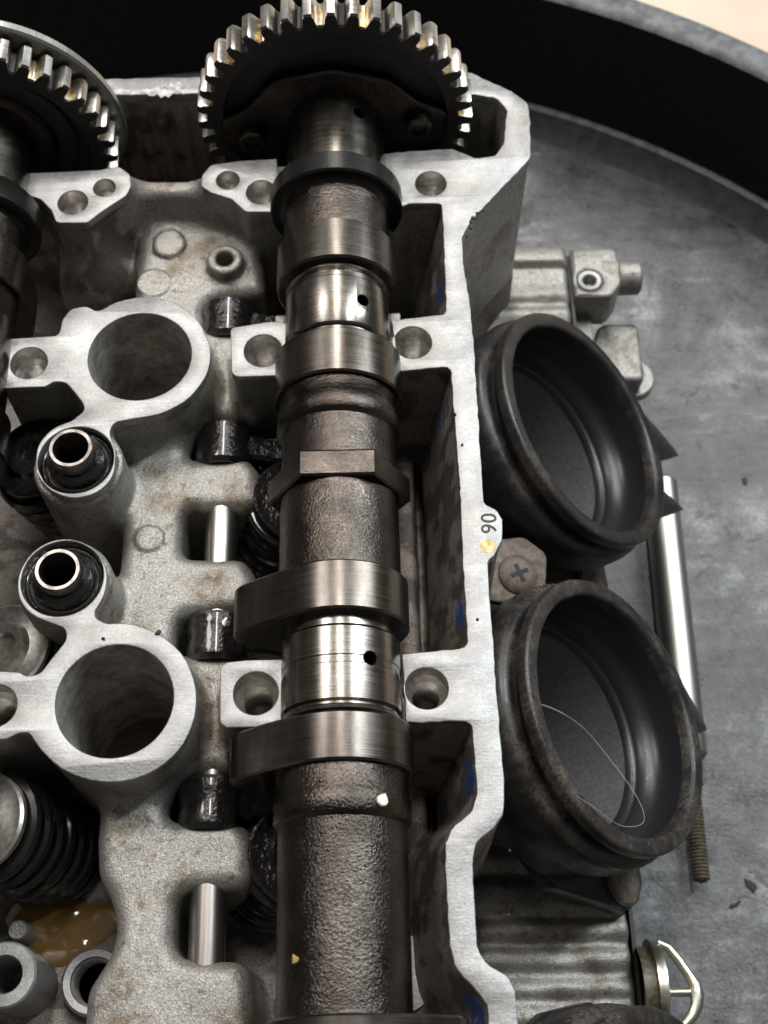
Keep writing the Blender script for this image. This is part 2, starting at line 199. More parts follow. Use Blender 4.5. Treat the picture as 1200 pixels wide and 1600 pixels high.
    a = NT("ink"); a.set(Base_Color=(.05, .045, .04), Roughness=.7); M['ink'] = a.m
    a = NT("tan_stain"); g = a.noise(.8, 3); a.set(Base_Color=a.ramp(g, [(.4, (.36, .27, .11)), (.6, (.55, .46, .25))]), Metallic=.5, Roughness=.5); M['stain'] = a.m
    a = NT("sealant"); g = a.noise(.5, 4); a.set(Base_Color=a.ramp(g, [(.35, (.30, .28, .28)), (.65, (.72, .69, .66))]), Roughness=.5); a.bump(g, .5, .6); M['sealant'] = a.m
    a = NT("pale_chip"); a.set(Base_Color=(.75, .70, .60), Roughness=.6); M['chip'] = a.m
    a = NT("yellow_fleck"); a.set(Base_Color=(.50, .38, .12), Roughness=.6); M['fleck'] = a.m
    a = NT("dark_grit"); a.set(Base_Color=(.02, .018, .016), Roughness=.7); M['grit'] = a.m
    a = NT("hair_fibre"); a.set(Base_Color=(.45, .38, .28), Roughness=.45); M['hair'] = a.m
    return M
M = make_materials()

# ------------------------------------------------------------------ geometry helpers (mm in, metres out)
def link(name, me, mat, parent=None, loc=None):
    o = bpy.data.objects.new(name, me); COL.objects.link(o)
    if mat is not None and not me.materials: me.materials.append(M[mat])
    if parent is not None: o.parent = parent
    if loc is not None: o.location = [v*S for v in loc]
    return o
def mesh(name, verts, faces, mat, parent=None, smooth=True, sharp=35, loc=None, mw=None):
    me = bpy.data.meshes.new(name)
    v = np.asarray(verts, dtype=float)
    if mw is not None:
        A = np.array(mw); v = v@A[:3, :3].T + A[:3, 3]
    me.from_pydata((v*S).tolist(), [], [tuple(f) for f in faces]); me.validate(); me.update()
    bm = bmesh.new(); bm.from_mesh(me); bmesh.ops.recalc_face_normals(bm, faces=bm.faces); bm.to_mesh(me); bm.free()
    if smooth:
        me.polygons.foreach_set("use_smooth", [True]*len(me.polygons)); me.set_sharp_from_angle(angle=radians(sharp))
    return link(name, me, mat, parent, loc)
def frame(origin, axis, ref=(0, 1, 0)):
    z = Vector(axis).normalized(); y = Vector(ref) - z*Vector(ref).dot(z); y.normalize(); x = y.cross(z)
    m = Matrix((x, y, z)).transposed().to_4x4(); m.translation = Vector(origin); return m
def lathe_data(prof, n=64, closed=False):
    V, F = [], []
    for r, z in prof:
        for k in range(n):
            t = 2*pi*k/n; V.append((r*cos(t), r*sin(t), z))
    P = len(prof)
    for i in range(P if closed else P-1):
        j = (i+1) % P
        for k in range(n): F.append((i*n+k, i*n+(k+1) % n, j*n+(k+1) % n, j*n+k))
    return V, F
def lathe(name, prof, mat, parent=None, n=64, mw=None, cap0=False, cap1=False, sharp=35, loc=None, closed=False):
    V, F = lathe_data(prof, n, closed)
    if cap0: F.append(tuple(range(n)))
    if cap1: F.append(tuple((len(prof)-1)*n+k for k in range(n)))
    return mesh(name, V, F, mat, parent, sharp=sharp, mw=mw, loc=loc)
def tube(name, path, rad, mat, parent=None, n=10, mw=None, loc=None):
    P = [Vector(p) for p in path]; V, F = [], []; t = (P[1]-P[0]).normalized(); u = t.orthogonal().normalized()
    for i, p in enumerate(P):
        t = (P[min(i+1, len(P)-1)]-P[max(i-1, 0)]).normalized(); u = (u-t*u.dot(t)).normalized(); w = t.cross(u)
        r = rad[i] if isinstance(rad, (list, tuple)) else rad
        for k in range(n): q = p+u*r*cos(2*pi*k/n)+w*r*sin(2*pi*k/n); V.append(tuple(q))
    for i in range(len(P)-1):
        for k in range(n): F.append((i*n+k, i*n+(k+1) % n, (i+1)*n+(k+1) % n, (i+1)*n+k))
    F.append(tuple(range(n))); F.append(tuple((len(P)-1)*n+k for k in range(n)))
    return mesh(name, V, F, mat, parent, mw=mw, loc=loc)
def fillet(poly, seg=6):
    out = []; n = len(poly)
    for i in range(n):
        p = Vector(poly[i][:2]); a = Vector(poly[i-1][:2])-p; b = Vector(poly[(i+1) % n][:2])-p; r = poly[i][2]
        la, lb = a.length, b.length
        if r <= 0 or la < 1e-6 or lb < 1e-6: out.append(tuple(p)); continue
        a /= la; b /= lb; ang = a.angle(b)
        if ang > pi-.03: out.append(tuple(p)); continue
        d = min(r/math.tan(ang/2), la*.49, lb*.49); r2 = d*math.tan(ang/2)
        bis = (a+b).normalized(); c = p+bis*(r2/sin(ang/2)); s = p+a*d-c; e = p+b*d-c
        t0 = atan2(s.y, s.x); dt = atan2(e.y, e.x)-t0
        dt = (dt+pi) % (2*pi)-pi; k = max(2, min(12, int(seg*abs(dt)/1.2)+2))
        for j in range(k): t = t0+dt*j/(k-1); out.append((c.x+r2*cos(t), c.y+r2*sin(t)))
    return out
def resample(poly, step, jit):
    out = []; n = len(poly)
    for i in range(n):
        a = Vector(poly[i]); b = Vector(poly[(i+1) % n]); L = (b-a).length; k = max(1, int(L/step))
        for j in range(k): q = a+(b-a)*(j/k); out.append((q.x+random.gauss(0, jit), q.y+random.gauss(0, jit)))
    return out
def circle(cx, cy, r, n=40): return [(cx+r*cos(2*pi*k/n), cy+r*sin(2*pi*k/n)) for k in range(n)]
def plate(name, outer, holes, z1, z0, bevel, mat, parent=None, mw=None, loc=None):
    cu = bpy.data.curves.new("tmp", 'CURVE'); cu.dimensions = '2D'; cu.fill_mode = 'BOTH'
    cu.extrude = max((z1-z0)/2-bevel, .01); cu.bevel_depth = bevel; cu.bevel_resolution = 1; cu.offset = -bevel
    for loop in [outer]+holes:
        s = cu.splines.new('POLY'); s.points.add(len(loop)-1)
        for p, q in zip(s.points, loop): p.co = (q[0], q[1], 0, 1)
        s.use_cyclic_u = True
    o = bpy.data.objects.new("tmp", cu); COL.objects.link(o); dg = bpy.context.evaluated_depsgraph_get()
    me = bpy.data.meshes.new_from_object(o.evaluated_get(dg)); bpy.data.objects.remove(o); bpy.data.curves.remove(cu)
    v = np.empty(len(me.vertices)*3); me.vertices.foreach_get("co", v); v = v.reshape(-1, 3); v[:, 2] += (z1+z0)/2
    if mw is not None: A = np.array(mw); v = v@A[:3, :3].T+A[:3, 3]
    me.vertices.foreach_set("co", (v*S).ravel()); me.name = name; me.materials.clear()
    bm = bmesh.new(); bm.from_mesh(me); bmesh.ops.remove_doubles(bm, verts=bm.verts, dist=1e-6); bm.to_mesh(me); bm.free()
    me.polygons.foreach_set("use_smooth", [True]*len(me.polygons)); me.set_sharp_from_angle(angle=radians(50)); me.update()
    return link(name, me, mat, parent, loc)
def empty(name, label, cat, loc=(0, 0, 0), group=None):
    o = bpy.data.objects.new(name, None); COL.objects.link(o); o.empty_display_size = .005; o.location = [v*S for v in loc]
    return tag(o, label, cat, group)
def tag(o, label, cat, group=None, kind=None):
    o["label"] = label; o["category"] = cat
    if group: o["group"] = group
    if kind: o["kind"] = kind
    return o
def copy_tree(root):
    r = root.copy(); COL.objects.link(r)
    for ch in root.children:
        c = ch.copy(); COL.objects.link(c); c.parent = r
        for g in ch.children: d = g.copy(); COL.objects.link(d); d.parent = c
    return r
def blob(name, n, r, z, mat, cx, cy, irr=.25, parent=None, thick=.4):
    prof = [r*(1+random.uniform(-irr, irr)) for _ in range(n)]; V = []; F = []
    for k, (sc, h) in enumerate(((1, 0), (.93, thick*.8), (.6, thick))):
        for i in range(n): t = 2*pi*i/n; V.append((cx+prof[i]*sc*cos(t), cy+prof[i]*sc*sin(t), z+h))
    for k in range(2):
        for i in range(n): F.append((k*n+i, k*n+(i+1) % n, (k+1)*n+(i+1) % n, (k+1)*n+i))
    F.append(tuple(2*n+i for i in range(n))); F.append(tuple(range(n)))
    return mesh(name, V, F, mat, parent, sharp=60)

X0, X1 = -6.65, -95.8          # intake and exhaust camshaft axes (x), both along y at deck height
RING_A, RING_B = (-52.7, 167.6), (-52.8, 84.2)
BOSS_A, BOSS_B = (-65.3, 140.4), (-65.8, 111.6)

# ================================================================== setting
def build_tray():
    t = empty("drain_tray", "round black plastic drain tray with scuffed grey floor under the engine parts", "tray", (-40, 90, -126)); t["kind"] = "structure"
    L = lambda name, prof, mat: lathe(name, prof, mat, t, n=160, sharp=50)
    L("tray_floor", [(.1, 2), (276, 2)], 'tray')
    L("tray_step", [(276, 2.02), (277, 2.6), (282.6, 8.6), (283.2, 9.6)], 'step')
    L("tray_ledge", [(283.2, 9.6), (284.0, 10.1), (285.5, 10.2)], 'rim')
    L("tray_wall", [(285.5, 10.2), (286.5, 14), (288, 36), (290, 55)], 'traywall')
    L("tray_rim", [(290, 55), (291.5, 56.6), (299, 57), (301, 56), (301.5, 52), (300, 4), (298, .5), (.1, .5)], 'rim')
    g = mesh("ground", [(-3000, -2000, -127), (3000, -2000, -127), (3000, 4000, -127), (-3000, 4000, -127)], [(0, 1, 2, 3)], 'beige'); g["kind"] = "structure"
build_tray()

# ================================================================== cylinder head
head = empty("cylinder_head", "bare aluminium engine cylinder head with milled gasket rail and sandcast inner casting", "cylinder head", (-30, 130, -122))
HL = (30, -130, 122)           # offset so that parts keep head coordinates
def hp(o): o.location = [v*S for v in HL]; return o

def poly_sdf(poly, X, Y):
    P = np.array(poly, dtype=np.float32); d = np.full(X.shape, 1e9, np.float32); s = np.ones(X.shape, bool); n = len(P)
    for i in range(n):
        ax, ay = P[i]; bx, by = P[(i+1) % n]; ex, ey = bx-ax, by-ay; wx, wy = X-ax, Y-ay
        L = ex*ex+ey*ey
        if L < 1e-9: continue
        k = np.clip((wx*ex+wy*ey)/L, 0, 1); d = np.minimum(d, (wx-ex*k)**2+(wy-ey*k)**2)
        if abs(ey) > 1e-9:
            c = ((ay > Y) != (by > Y)) & (X < ex*(Y-ay)/ey+ax); s ^= c
    return np.where(s, 1, -1).astype(np.float32)*np.sqrt(d)
def smin(a, b, k): h = np.clip(.5+.5*(b-a)/k, 0, 1); return b+(a-b)*h-k*h*(1-h)

def surface_nets(f, o, h):
    nx, ny, nz = f.shape; s = f < 0
    cnt = np.zeros((nx-1, ny-1, nz-1), np.uint8)
    for i in (0, 1):
        for j in (0, 1):
            for k in (0, 1): cnt += s[i:nx-1+i, j:ny-1+j, k:nz-1+k]
    I, J, K = np.nonzero((cnt > 0) & (cnt < 8)); idx = np.full(cnt.shape, -1, np.int32); idx[I, J, K] = np.arange(len(I))
    acc = np.zeros((len(I), 3), np.float32); num = np.zeros(len(I), np.float32)
    cor = [(a, b, c) for a in (0, 1) for b in (0, 1) for c in (0, 1)]
    for a in cor:
        for ax in range(3):
            if a[ax]: continue
            b = list(a); b[ax] = 1
            fa = f[I+a[0], J+a[1], K+a[2]]; fb = f[I+b[0], J+b[1], K+b[2]]; c = (fa < 0) != (fb < 0)
            t = np.where(c, fa/np.where(c, fa-fb, 1), 0)
            p = np.tile(np.array(a, np.float32), (len(I), 1)); p[:, ax] += t
            acc += p*c[:, None]; num += c
    V = (acc/num[:, None]+np.stack([I, J, K], 1))*h+np.array(o, np.float32)
    F = []
    for ax in range(3):
        sl = [slice(None)]*3; sl2 = [slice(None)]*3; sl[ax] = slice(0, -1); sl2[ax] = slice(1, None)
        A = s[tuple(sl)]; Bm = s[tuple(sl2)]; c = np.stack(np.nonzero(A != Bm), 1); o1, o2 = [(1, 2), (2, 0), (0, 1)][ax]
        ok = (c[:, o1] > 0) & (c[:, o2] > 0) & (c[:, o1] < f.shape[o1]-1) & (c[:, o2] < f.shape[o2]-1); c = c[ok]
        q = []
        for d1, d2 in ((1, 1), (0, 1), (0, 0), (1, 0)):
            e = c.copy(); e[:, o1] -= d1; e[:, o2] -= d2; q.append(idx[e[:, 0], e[:, 1], e[:, 2]])
        q = np.stack(q, 1); fl = ~A[c[:, 0], c[:, 1], c[:, 2]]; q[fl] = q[fl][:, ::-1]; F.append(q)
    return V, np.concatenate(F)

def build_casting():
    h = .62; o = (-104.0, 16.0, -50.0)
    xs = np.arange(o[0], 48, h, dtype=np.float32); ys = np.arange(o[1], 262, h, dtype=np.float32); zs = np.arange(o[2], .6, h, dtype=np.float32)
    X, Y = np.meshgrid(xs, ys, indexing='ij'); Z = zs[None, None, :]
    w = (np.sin(X*.35+Y*.21)+np.sin(Y*.31-X*.17)+np.sin(X*.11+Y*.13+2))*.12
    e3 = lambda a: a[:, :, None]
    def ext(d2, top, r=1.2, inset=.25):           # rounded prism below z = top
        d2 = e3(d2+inset) if d2.ndim == 2 else d2
        dz = Z-top; a = d2+r; b = dz+r
        return np.minimum(np.maximum(a, b), 0)+np.sqrt(np.maximum(a, 0)**2+np.maximum(b, 0)**2)-r
    D = lambda k: poly_sdf(fillet(OUT[k]), X, Y)
    cyl = lambda c, r: np.hypot(X-c[0], Y-c[1])-r
    ring = np.minimum.reduce([D('WEB_A'), D('WEB_B'), D('PAD_L_A'), D('PAD_L_B')])
    f = ext(D('BODY'), -14.6+e3(w), 3.9, -.15)
    for c, r, t in (((-50.2, 211.1), 4.2, -13.5), ((-50.5, 127.4), 3.3, -13.7), ((-53.5, 199.1), 4.4, -14.0)): f = np.minimum(f, ext(cyl(c, r), t, .4, 0))
    f = smin(f, ext(cyl((-35.4, 204.0), 4.6), -11.0, .6, 0), .8)
    f = smin(f, ext(ring, -1.6, .3, .25), 4.5)
    f = smin(f, ext(np.minimum(D('FRONT_PLATE_A'), D('FRONT_PLATE_B')), -1.6, .3), 3.0)
    f = smin(f, ext(D('RIDGE'), -5.0, 2.5, 0), 7)
    for c in (BOSS_A, BOSS_B): f = smin(f, ext(cyl(c, 10.2), -2.9, .4, 0), 1.5)
    # lump of casting below the exhaust side front plate
    f = smin(f, np.sqrt((e3(X)+70)**2/1.0+(e3(Y)-209)**2/.8+(Z+30)**2/2.4)-11, 5)
    hull = D('HULL'); rail = D('RAIL')
    taper = .22*np.clip(-Z-1.5, 0, 30)
    f2 = np.maximum(e3(rail+.25)-taper, Z+1.6); f = smin(f, np.maximum(f2, e3(hull+.3)), 1.0)
    # ledge beside the camshaft with its slot
    led = np.maximum(np.abs(X-4)-7.2, np.abs(Y-95)-72); f = smin(f, ext(led, -31+e3(w*2), 1.5, 0), 2)
    # bearing cradles
    for yc in (173.5, 85.3, 219.5):
        cr = np.maximum(np.maximum(np.abs(e3(X)-X0)-15, np.abs(e3(Y)-yc)-6.4), Z+2); cr = np.maximum(cr, 12.55-np.sqrt((e3(X)-X0)**2+Z**2)); f = np.minimum(f, cr)
    f = smin(f, Z+46+e3(w*1.5), 4)
    f = np.maximum(f, e3(hull+.3))
    cav = D('CHAIN_CAVITY')+1.5*np.abs(np.sin(X*.62+.1*np.sin(X*3)))*(Y > 232)
    f = np.maximum(f, -e3(cav))
    for c in (RING_A, RING_B): f = np.maximum(f, -e3(cyl(c, 12.5)))
    for c in (BOSS_A, BOSS_B): f = np.maximum(f, -np.maximum(e3(cyl(c, 8.55)), -Z-14))
    ba = np.array((.69454, .04578, .71799)); px, py, pz = e3(X)-57.0, e3(Y), Z+36.4
    for yb in BOOT_Y:
        qy = py-yb; t = px*ba[0]+qy*ba[1]+pz*ba[2]; dd = np.sqrt((px-t*ba[0])**2+(qy-t*ba[1])**2+(pz-t*ba[2])**2); f = np.maximum(f, -np.maximum(dd-25, Z+9))
    for c, r in HOLES: f = np.maximum(f, -np.maximum(e3(cyl(c, r+.25)), -Z-30))
    f = np.maximum(f, -np.maximum(e3(cyl((-35.4, 204.0), 2.2)), -Z-30))
    f = np.maximum(f, -e3(cyl((-61.5, 35.0), 5.6)))
    V, F = surface_nets(f.astype(np.float32), o, h)
    me = bpy.data.meshes.new("inner_casting"); me.from_pydata((V*S).tolist(), [], F.tolist()); me.update()
    me.polygons.foreach_set("use_smooth", [True]*len(me.polygons))
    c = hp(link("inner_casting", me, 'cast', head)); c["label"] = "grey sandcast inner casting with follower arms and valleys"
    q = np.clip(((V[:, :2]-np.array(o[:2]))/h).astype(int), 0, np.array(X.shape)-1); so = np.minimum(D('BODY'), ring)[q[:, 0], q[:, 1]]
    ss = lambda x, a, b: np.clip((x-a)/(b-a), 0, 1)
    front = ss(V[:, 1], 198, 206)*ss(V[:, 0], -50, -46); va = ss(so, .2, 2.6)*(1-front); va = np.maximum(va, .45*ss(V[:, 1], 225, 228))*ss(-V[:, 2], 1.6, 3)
    me.attributes.new("varnish_and_shade", 'FLOAT', 'POINT').data.foreach_set("value", va.astype(np.float32))  # oil varnish in the valleys, with the shade of the recesses painted in
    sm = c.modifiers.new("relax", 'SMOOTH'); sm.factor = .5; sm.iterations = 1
    return c
BOOT_Y = (167.4, 90.6, -6.0)
HOLES = [((-24.1, 168.4), 4.45), ((10.85, 169.8), 4.45), ((-24.1, 85.0), 4.6), ((10.8, 85.2), 4.45), ((-78.3, 166.3), 4.3), ((-77.0, 83.6), 4.5),
         ((-72.1, 213.5), 3.75), ((-64.6, 218.0), 2.75), ((-33.8, 219.7), 2.9), ((-25.4, 215.6), 3.75), ((17.0, 217.3), 3.9)]
build_casting()

def build_head_plates():
    hc = lambda ids: [circle(HOLES[i][0][0], HOLES[i][0][1], HOLES[i][1], 36) for i in ids]
    r = hp(plate("gasket_rail", resample(fillet(OUT['RAIL']), 1.6, .07), hc((1, 3, 10)), 0, -3.0, .22, 'milled', head)); r["label"] = "milled flat gasket rail with right bearing saddles"
    w = hp(plate("tube_rim", fillet(OUT['WEB_A']), [circle(*RING_A, 12, 64), circle(*BOSS_A, 8.45, 48)]+hc((4,)), 0, -2.6, .22, 'milled', head)); w["label"] = "milled ring rim joined to bolt pad and seal boss"
    w = hp(plate("tube_rim", fillet(OUT['WEB_B']), [circle(*RING_B, 12, 64), circle(*BOSS_B, 8.75, 48)]+hc((5,)), 0, -2.6, .22, 'milled', head))
    for k, i in (('PAD_L_A', 0), ('PAD_L_B', 2)): hp(plate("saddle_pad", fillet(OUT[k]), hc((i,)), 0, -2.6, .22, 'milled', head))
    hp(plate("front_plate", fillet(OUT['FRONT_PLATE_A']), hc((6, 7)), 0, -2.6, .22, 'milled', head))
    hp(plate("front_plate", fillet(OUT['FRONT_PLATE_B']), hc((8, 9)), 0, -2.6, .22, 'milled', head))
    for c in (RING_A, RING_B):
        b = hp(lathe("spark_plug_tube", [(12.0, -.35), (11.9, -1.2), (11.9, -30), (11.85, -52), (11, -54), (.05, -54)], 'bore', head, 64, Matrix.Translation((*c, 0))))
    for (cx, cy), r in HOLES:
        pr = [(r-.02, -.3), (r-.05, -4.6), (r-1.0, -5.6)]
        for k in range(14): pr += [(r-1.0, -5.8-k*.9), (r-1.5, -6.25-k*.9)]
        pr.append((.05, -19)); hp(lathe("bolt_hole", pr, 'hole', head, 32, Matrix.Translation((cx, cy, 0)), sharp=25))
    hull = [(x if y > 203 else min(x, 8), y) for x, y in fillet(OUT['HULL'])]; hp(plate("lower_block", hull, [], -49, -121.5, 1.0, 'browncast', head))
    # raised casting number on the rail tab
    cu = bpy.data.curves.new("t", 'FONT'); cu.body = "06"; cu.size = 4.9; cu.extrude = .05; cu.space_character = 1.05
    o = bpy.data.objects.new("t", cu); COL.objects.link(o); dg = bpy.context.evaluated_depsgraph_get(); me = bpy.data.meshes.new_from_object(o.evaluated_get(dg)); bpy.data.objects.remove(o)
    me.transform(Matrix.Scale(S, 4) @ Matrix.Translation((24.2, 124.9, .06)) @ Matrix.Rotation(radians(-92), 4, 'Z')); me.materials.clear()
    n = hp(link("stamped_number", me, 'ink', head)); n["label"] = "dark number 06 on the rail tab"
    hp(blob("varnish_spot", 18, 1.7, .0, 'stain', 25.2, 116.9, .2, head, .03))
    # smeared sealant left on the far front rail
    for x0, x1, yy in ((-72, -60, 250.0), (-58, -46, 249.6), (-52, -46, 251.6)):
        n = 12; pts = [(x0+(x1-x0)*k/n, yy+random.uniform(-.8, .8)) for k in range(n+1)]
        V = []; F = []
        for k, (x, y) in enumerate(pts):
            ww = 1.1*sin(pi*(k+.5)/(n+1))+random.uniform(0, .5)
            V += [(x, y-ww, .02), (x, y-ww*.5, .25), (x, y+ww*.5, .3), (x, y+ww, .02)]
        for k in range(n):
            for j in range(3): F.append((k*4+j, k*4+4+j, k*4+5+j, k*4+1+j))
        hp(mesh("sealant_smear", V, F, 'sealant', head))
build_head_plates()

def build_head_side():
    # ribbed outer casting beside the ports
    xs = np.linspace(20, 61.3, 42); ys = np.linspace(10, 68.5, 104); V = []; F = []
    gro = [(61.5, 1.6, 2.2), (51.2, 1.0, 1.6), (44.8, 1.5, 1.8), (37.8, 1.3, 1.9), (31.8, 1.3, 1.8), (24.9, 1.2, 1.7), (17.6, 1.2, 1.8)]
    for x in xs:
        for y in ys:
            z = -71.0-.10*(x-20)+.25*sin(x*.5+y*.3)+.2*sin(x*.23-y*.4)
            for yg, dp, wd in gro: z -= dp*math.exp(-((y-yg)/wd)**2)
            if x > 60: z -= (x-60)**2*1.4
            V.append((x, y, z))
    nx, ny = len(xs), len(ys)
    for i in range(nx-1):
        for j in range(ny-1): F.append((i*ny+j, i*ny+j+1, (i+1)*ny+j+1, (i+1)*ny+j))
    b = len(V)
    for j in range(ny): V.append((61.6, ys[j], -120))
    for j in range(ny-1): F.append(((nx-1)*ny+j, (nx-1)*ny+j+1, b+j+1, b+j))
    o = hp(mesh("ribbed_flank", V, F, 'cast', head, sharp=60)); o["label"] = "grey ribbed outer flank below the black intake boots"
    hp(mesh("flank_gasket", [(61.6, y, z) for y in (10, 64) for z in (-76.3, -120)]+[(62.6, y, z) for y in (10, 64) for z in (-76.6, -120)],
            [(0, 1, 3, 2), (4, 5, 7, 6), (0, 2, 6, 4), (1, 3, 7, 5), (0, 1, 5, 4), (2, 3, 7, 6)], 'web', head, smooth=False))
    # round plug face in the valley floor
    d = hp(lathe("core_plug", [(.05, -29.4), (5, -29.4), (8.0, -29.6), (8.4, -30.4), (8.4, -33)], 'milled', head, 40, Matrix.Translation((3.6, 33.7, 0))))
    d = hp(lathe("threaded_port", [(7.2, -44), (7.2, -41.8), (6.6, -41.2), (5.2, -41.4)]+[q for k in range(7) for q in ((5.1, -42-k*.9), (4.6, -42.4-k*.9))]+[(4.6, -49), (.05, -49)], 'milled', head, 40, Matrix.Translation((-61.5, 35.0, 0)), sharp=25))
    d = hp(lathe("bolt_sleeve", [(3.6, -46), (3.6, -26.6), (3.9, -26), (6.2, -26), (6.6, -26.5), (6.6, -46)], 'milled', head, 40, Matrix.Translation((-76.8, 35.0, 0))))
    hp(lathe("dowel_post", [(2.2, -46), (2.2, -38), (1.8, -37.4), (.05, -37.4)], 'cast', head, 24, Matrix.Translation((-78.0, 45.5, 0))))
build_head_side()

# ================================================================== camshafts
YAX = Matrix(((1, 0, 0, 0), (0, 0, 1, 0), (0, -1, 0, 0), (0, 0, 0, 1)))     # lathe z -> world y, lathe y -> world -z
def yframe(x, z=0): m = YAX.copy(); m.translation = Vector((x, 0, z)); return m
def cam_part(name, y0, y1, r, mat, root, bev=.35, mid=None):
    """solid of revolution about the cam axis between y0 and y1 (axis through the root's origin)"""
    pr = [(r-bev-2.5, y0), (r-bev, y0), (r, y0+bev)]+(mid or [])+[(r, y1-bev), (r-bev, y1), (r-bev-2.5, y1)]
    return lathe(name, pr, mat, root, 96, YAX)
def lobe_part(y0, y1, rb, lift, rn, ang, root, mat='lobe'):
    """hull of base circle and nose circle; ang is the nose direction in the x-z plane"""
    d = rb+lift-rn; be = math.acos(max(-1, min(1, (rb-rn)/d))) if d > 1e-6 else 0; pts = []
    n = 60
    for k in range(n+1): t = ang+be+(2*pi-2*be)*k/n; pts.append((rb*cos(t), rb*sin(t)))
    fl = [ (rn*cos(ang-be+2*be*k/14)+d*cos(ang), rn*sin(ang-be+2*be*k/14)+d*sin(ang)) for k in range(15)]
    a, b = pts[-1], fl[0]
    for k in range(1, 8):       # slightly convex flank
        q = k/8; bul = .35*sin(pi*q); pts.append((a[0]+(b[0]-a[0])*q+bul*cos(ang-be), a[1]+(b[1]-a[1])*q+bul*sin(ang-be)))
    pts += fl; a, b = fl[-1], pts[0]
    for k in range(1, 8):
        q = k/8; bul = .35*sin(pi*q); pts.append((a[0]+(b[0]-a[0])*q+bul*cos(ang+be), a[1]+(b[1]-a[1])*q+bul*sin(ang+be)))
    N = len(pts); V = []; F = []; ch = .45
    for y, sc in ((y0, ch), (y0+ch, 0), (y1-ch, 0), (y1, ch)):
        for (x, z) in pts: l = hypot(x, z); V.append((x*(1-sc/l), y, z*(1-sc/l)))
    for i in range(3):
        for k in range(N): F.append((i*N+k, i*N+(k+1) % N, (i+1)*N+(k+1) % N, (i+1)*N+k))
    F.append(tuple(range(N))); F.append(tuple(3*N+k for k in range(N)))
    return mesh("lobe", V, F, mat, root, sharp=30)
def bore_hole(o, p, r, axis_dir, depth=6):
    """cut a round oil hole into a part with a boolean, then bake it"""
    bm = bmesh.new(); mt = frame(p, axis_dir); bmesh.ops.create_cone(bm, cap_ends=True, segments=28, radius1=r*S, radius2=r*S, depth=depth*S, matrix=Matrix.Translation(mt.translation*S) @ mt.to_3x3().to_4x4())
    me = bpy.data.meshes.new("cut"); bm.to_mesh(me); bm.free(); me.materials.append(M['void']); c = bpy.data.objects.new("cut", me); COL.objects.link(c); c.parent = o.parent
    md = o.modifiers.new("b", 'BOOLEAN'); md.operation = 'DIFFERENCE'; md.object = c; md.solver = 'EXACT'; md.material_mode = 'TRANSFER'
    dg = bpy.context.evaluated_depsgraph_get(); nm = bpy.data.meshes.new_from_object(o.evaluated_get(dg), depsgraph=dg); o.modifiers.clear(); o.data = nm; bpy.data.objects.remove(c)
    nm.polygons.foreach_set("use_smooth", [True]*len(nm.polygons)); nm.set_sharp_from_angle(angle=radians(30))
def sprocket(root, yc, R, N, wd, zc=0, disc=None, phase=0):
    prof = []
    for k in range(N):
        t = 2*pi*(k+phase)/N; p = 2*pi/N
        for a, r in ((-.5, R-3.7), (-.38, R-3.5), (-.30, R-2.4), (-.25, R-.9), (-.17, R-.1), (0, R), (.17, R-.1), (.25, R-.9), (.30, R-2.4), (.38, R-3.5)): prof.append((r*cos(t+a*p), r*sin(t+a*p)))
    n = len(prof); V = []; F = []; ch = .5
    for y, sc in ((yc-wd/2, ch), (yc-wd/2+ch, 0), (yc+wd/2-ch, 0), (yc+wd/2, ch)):
        for x, z in prof: l = hypot(x, z); V.append((x*(1-sc/l), y, z*(1-sc/l)+zc))
    for i in range(3):
        for k in range(n): F.append((i*n+k, i*n+(k+1) % n, (i+1)*n+(k+1) % n, (i+1)*n+k))
    b = len(V)
    for y in (yc-wd/2, yc+wd/2):
        for x, z in prof: l = hypot(x, z); V.append((x/l*(R-6.5), y, z/l*(R-6.5)+zc))
    for k in range(n): F.append((k, (k+1) % n, b+(k+1) % n, b+k)); F.append((3*n+k, 3*n+(k+1) % n, b+n+(k+1) % n, b+n+k))
    g = mesh("sprocket", V, F, 'tooth', root, sharp=28); g["label"] = "toothed chain sprocket with bright worn tooth crowns"
    g.data.materials.append(M['goldtooth']); g.data.materials.append(M['web'])
    for pl in g.data.polygons:
        c = pl.center; yy = abs(pl.normal.y)
        ang = int((atan2(c.z-zc*S, c.x)/(2*pi)*N) % N)
        if yy > .5: pl.material_index = 2
        elif hypot(c.x, c.z-zc*S) < (R-2.8)*S: pl.material_index = 1 if (ang*7) % 5 < 2 else 2
    mw = yframe(0, zc)
    lathe("sprocket_web", [(R-6.4, yc-wd/2), (R-6.6, yc-wd/2+.1), (R-7.4, yc-wd/2+2.2), (13, yc-wd/2+2.2), (12, yc-wd/2+2.0)], 'web', g, 72, mw)
    lathe("sprocket_back", [(R-6.4, yc+wd/2), (12, yc+wd/2)], 'web', g, 48, mw)
    if disc: lathe("rear_disc", [(disc-9, yc+wd/2+1), (disc-.6, yc+wd/2+1), (disc, yc+wd/2+1.6), (disc, yc+wd/2+3.2), (disc-.6, yc+wd/2+4), (disc-9, yc+wd/2+4)], 'satin', g, 96, mw)
    return g

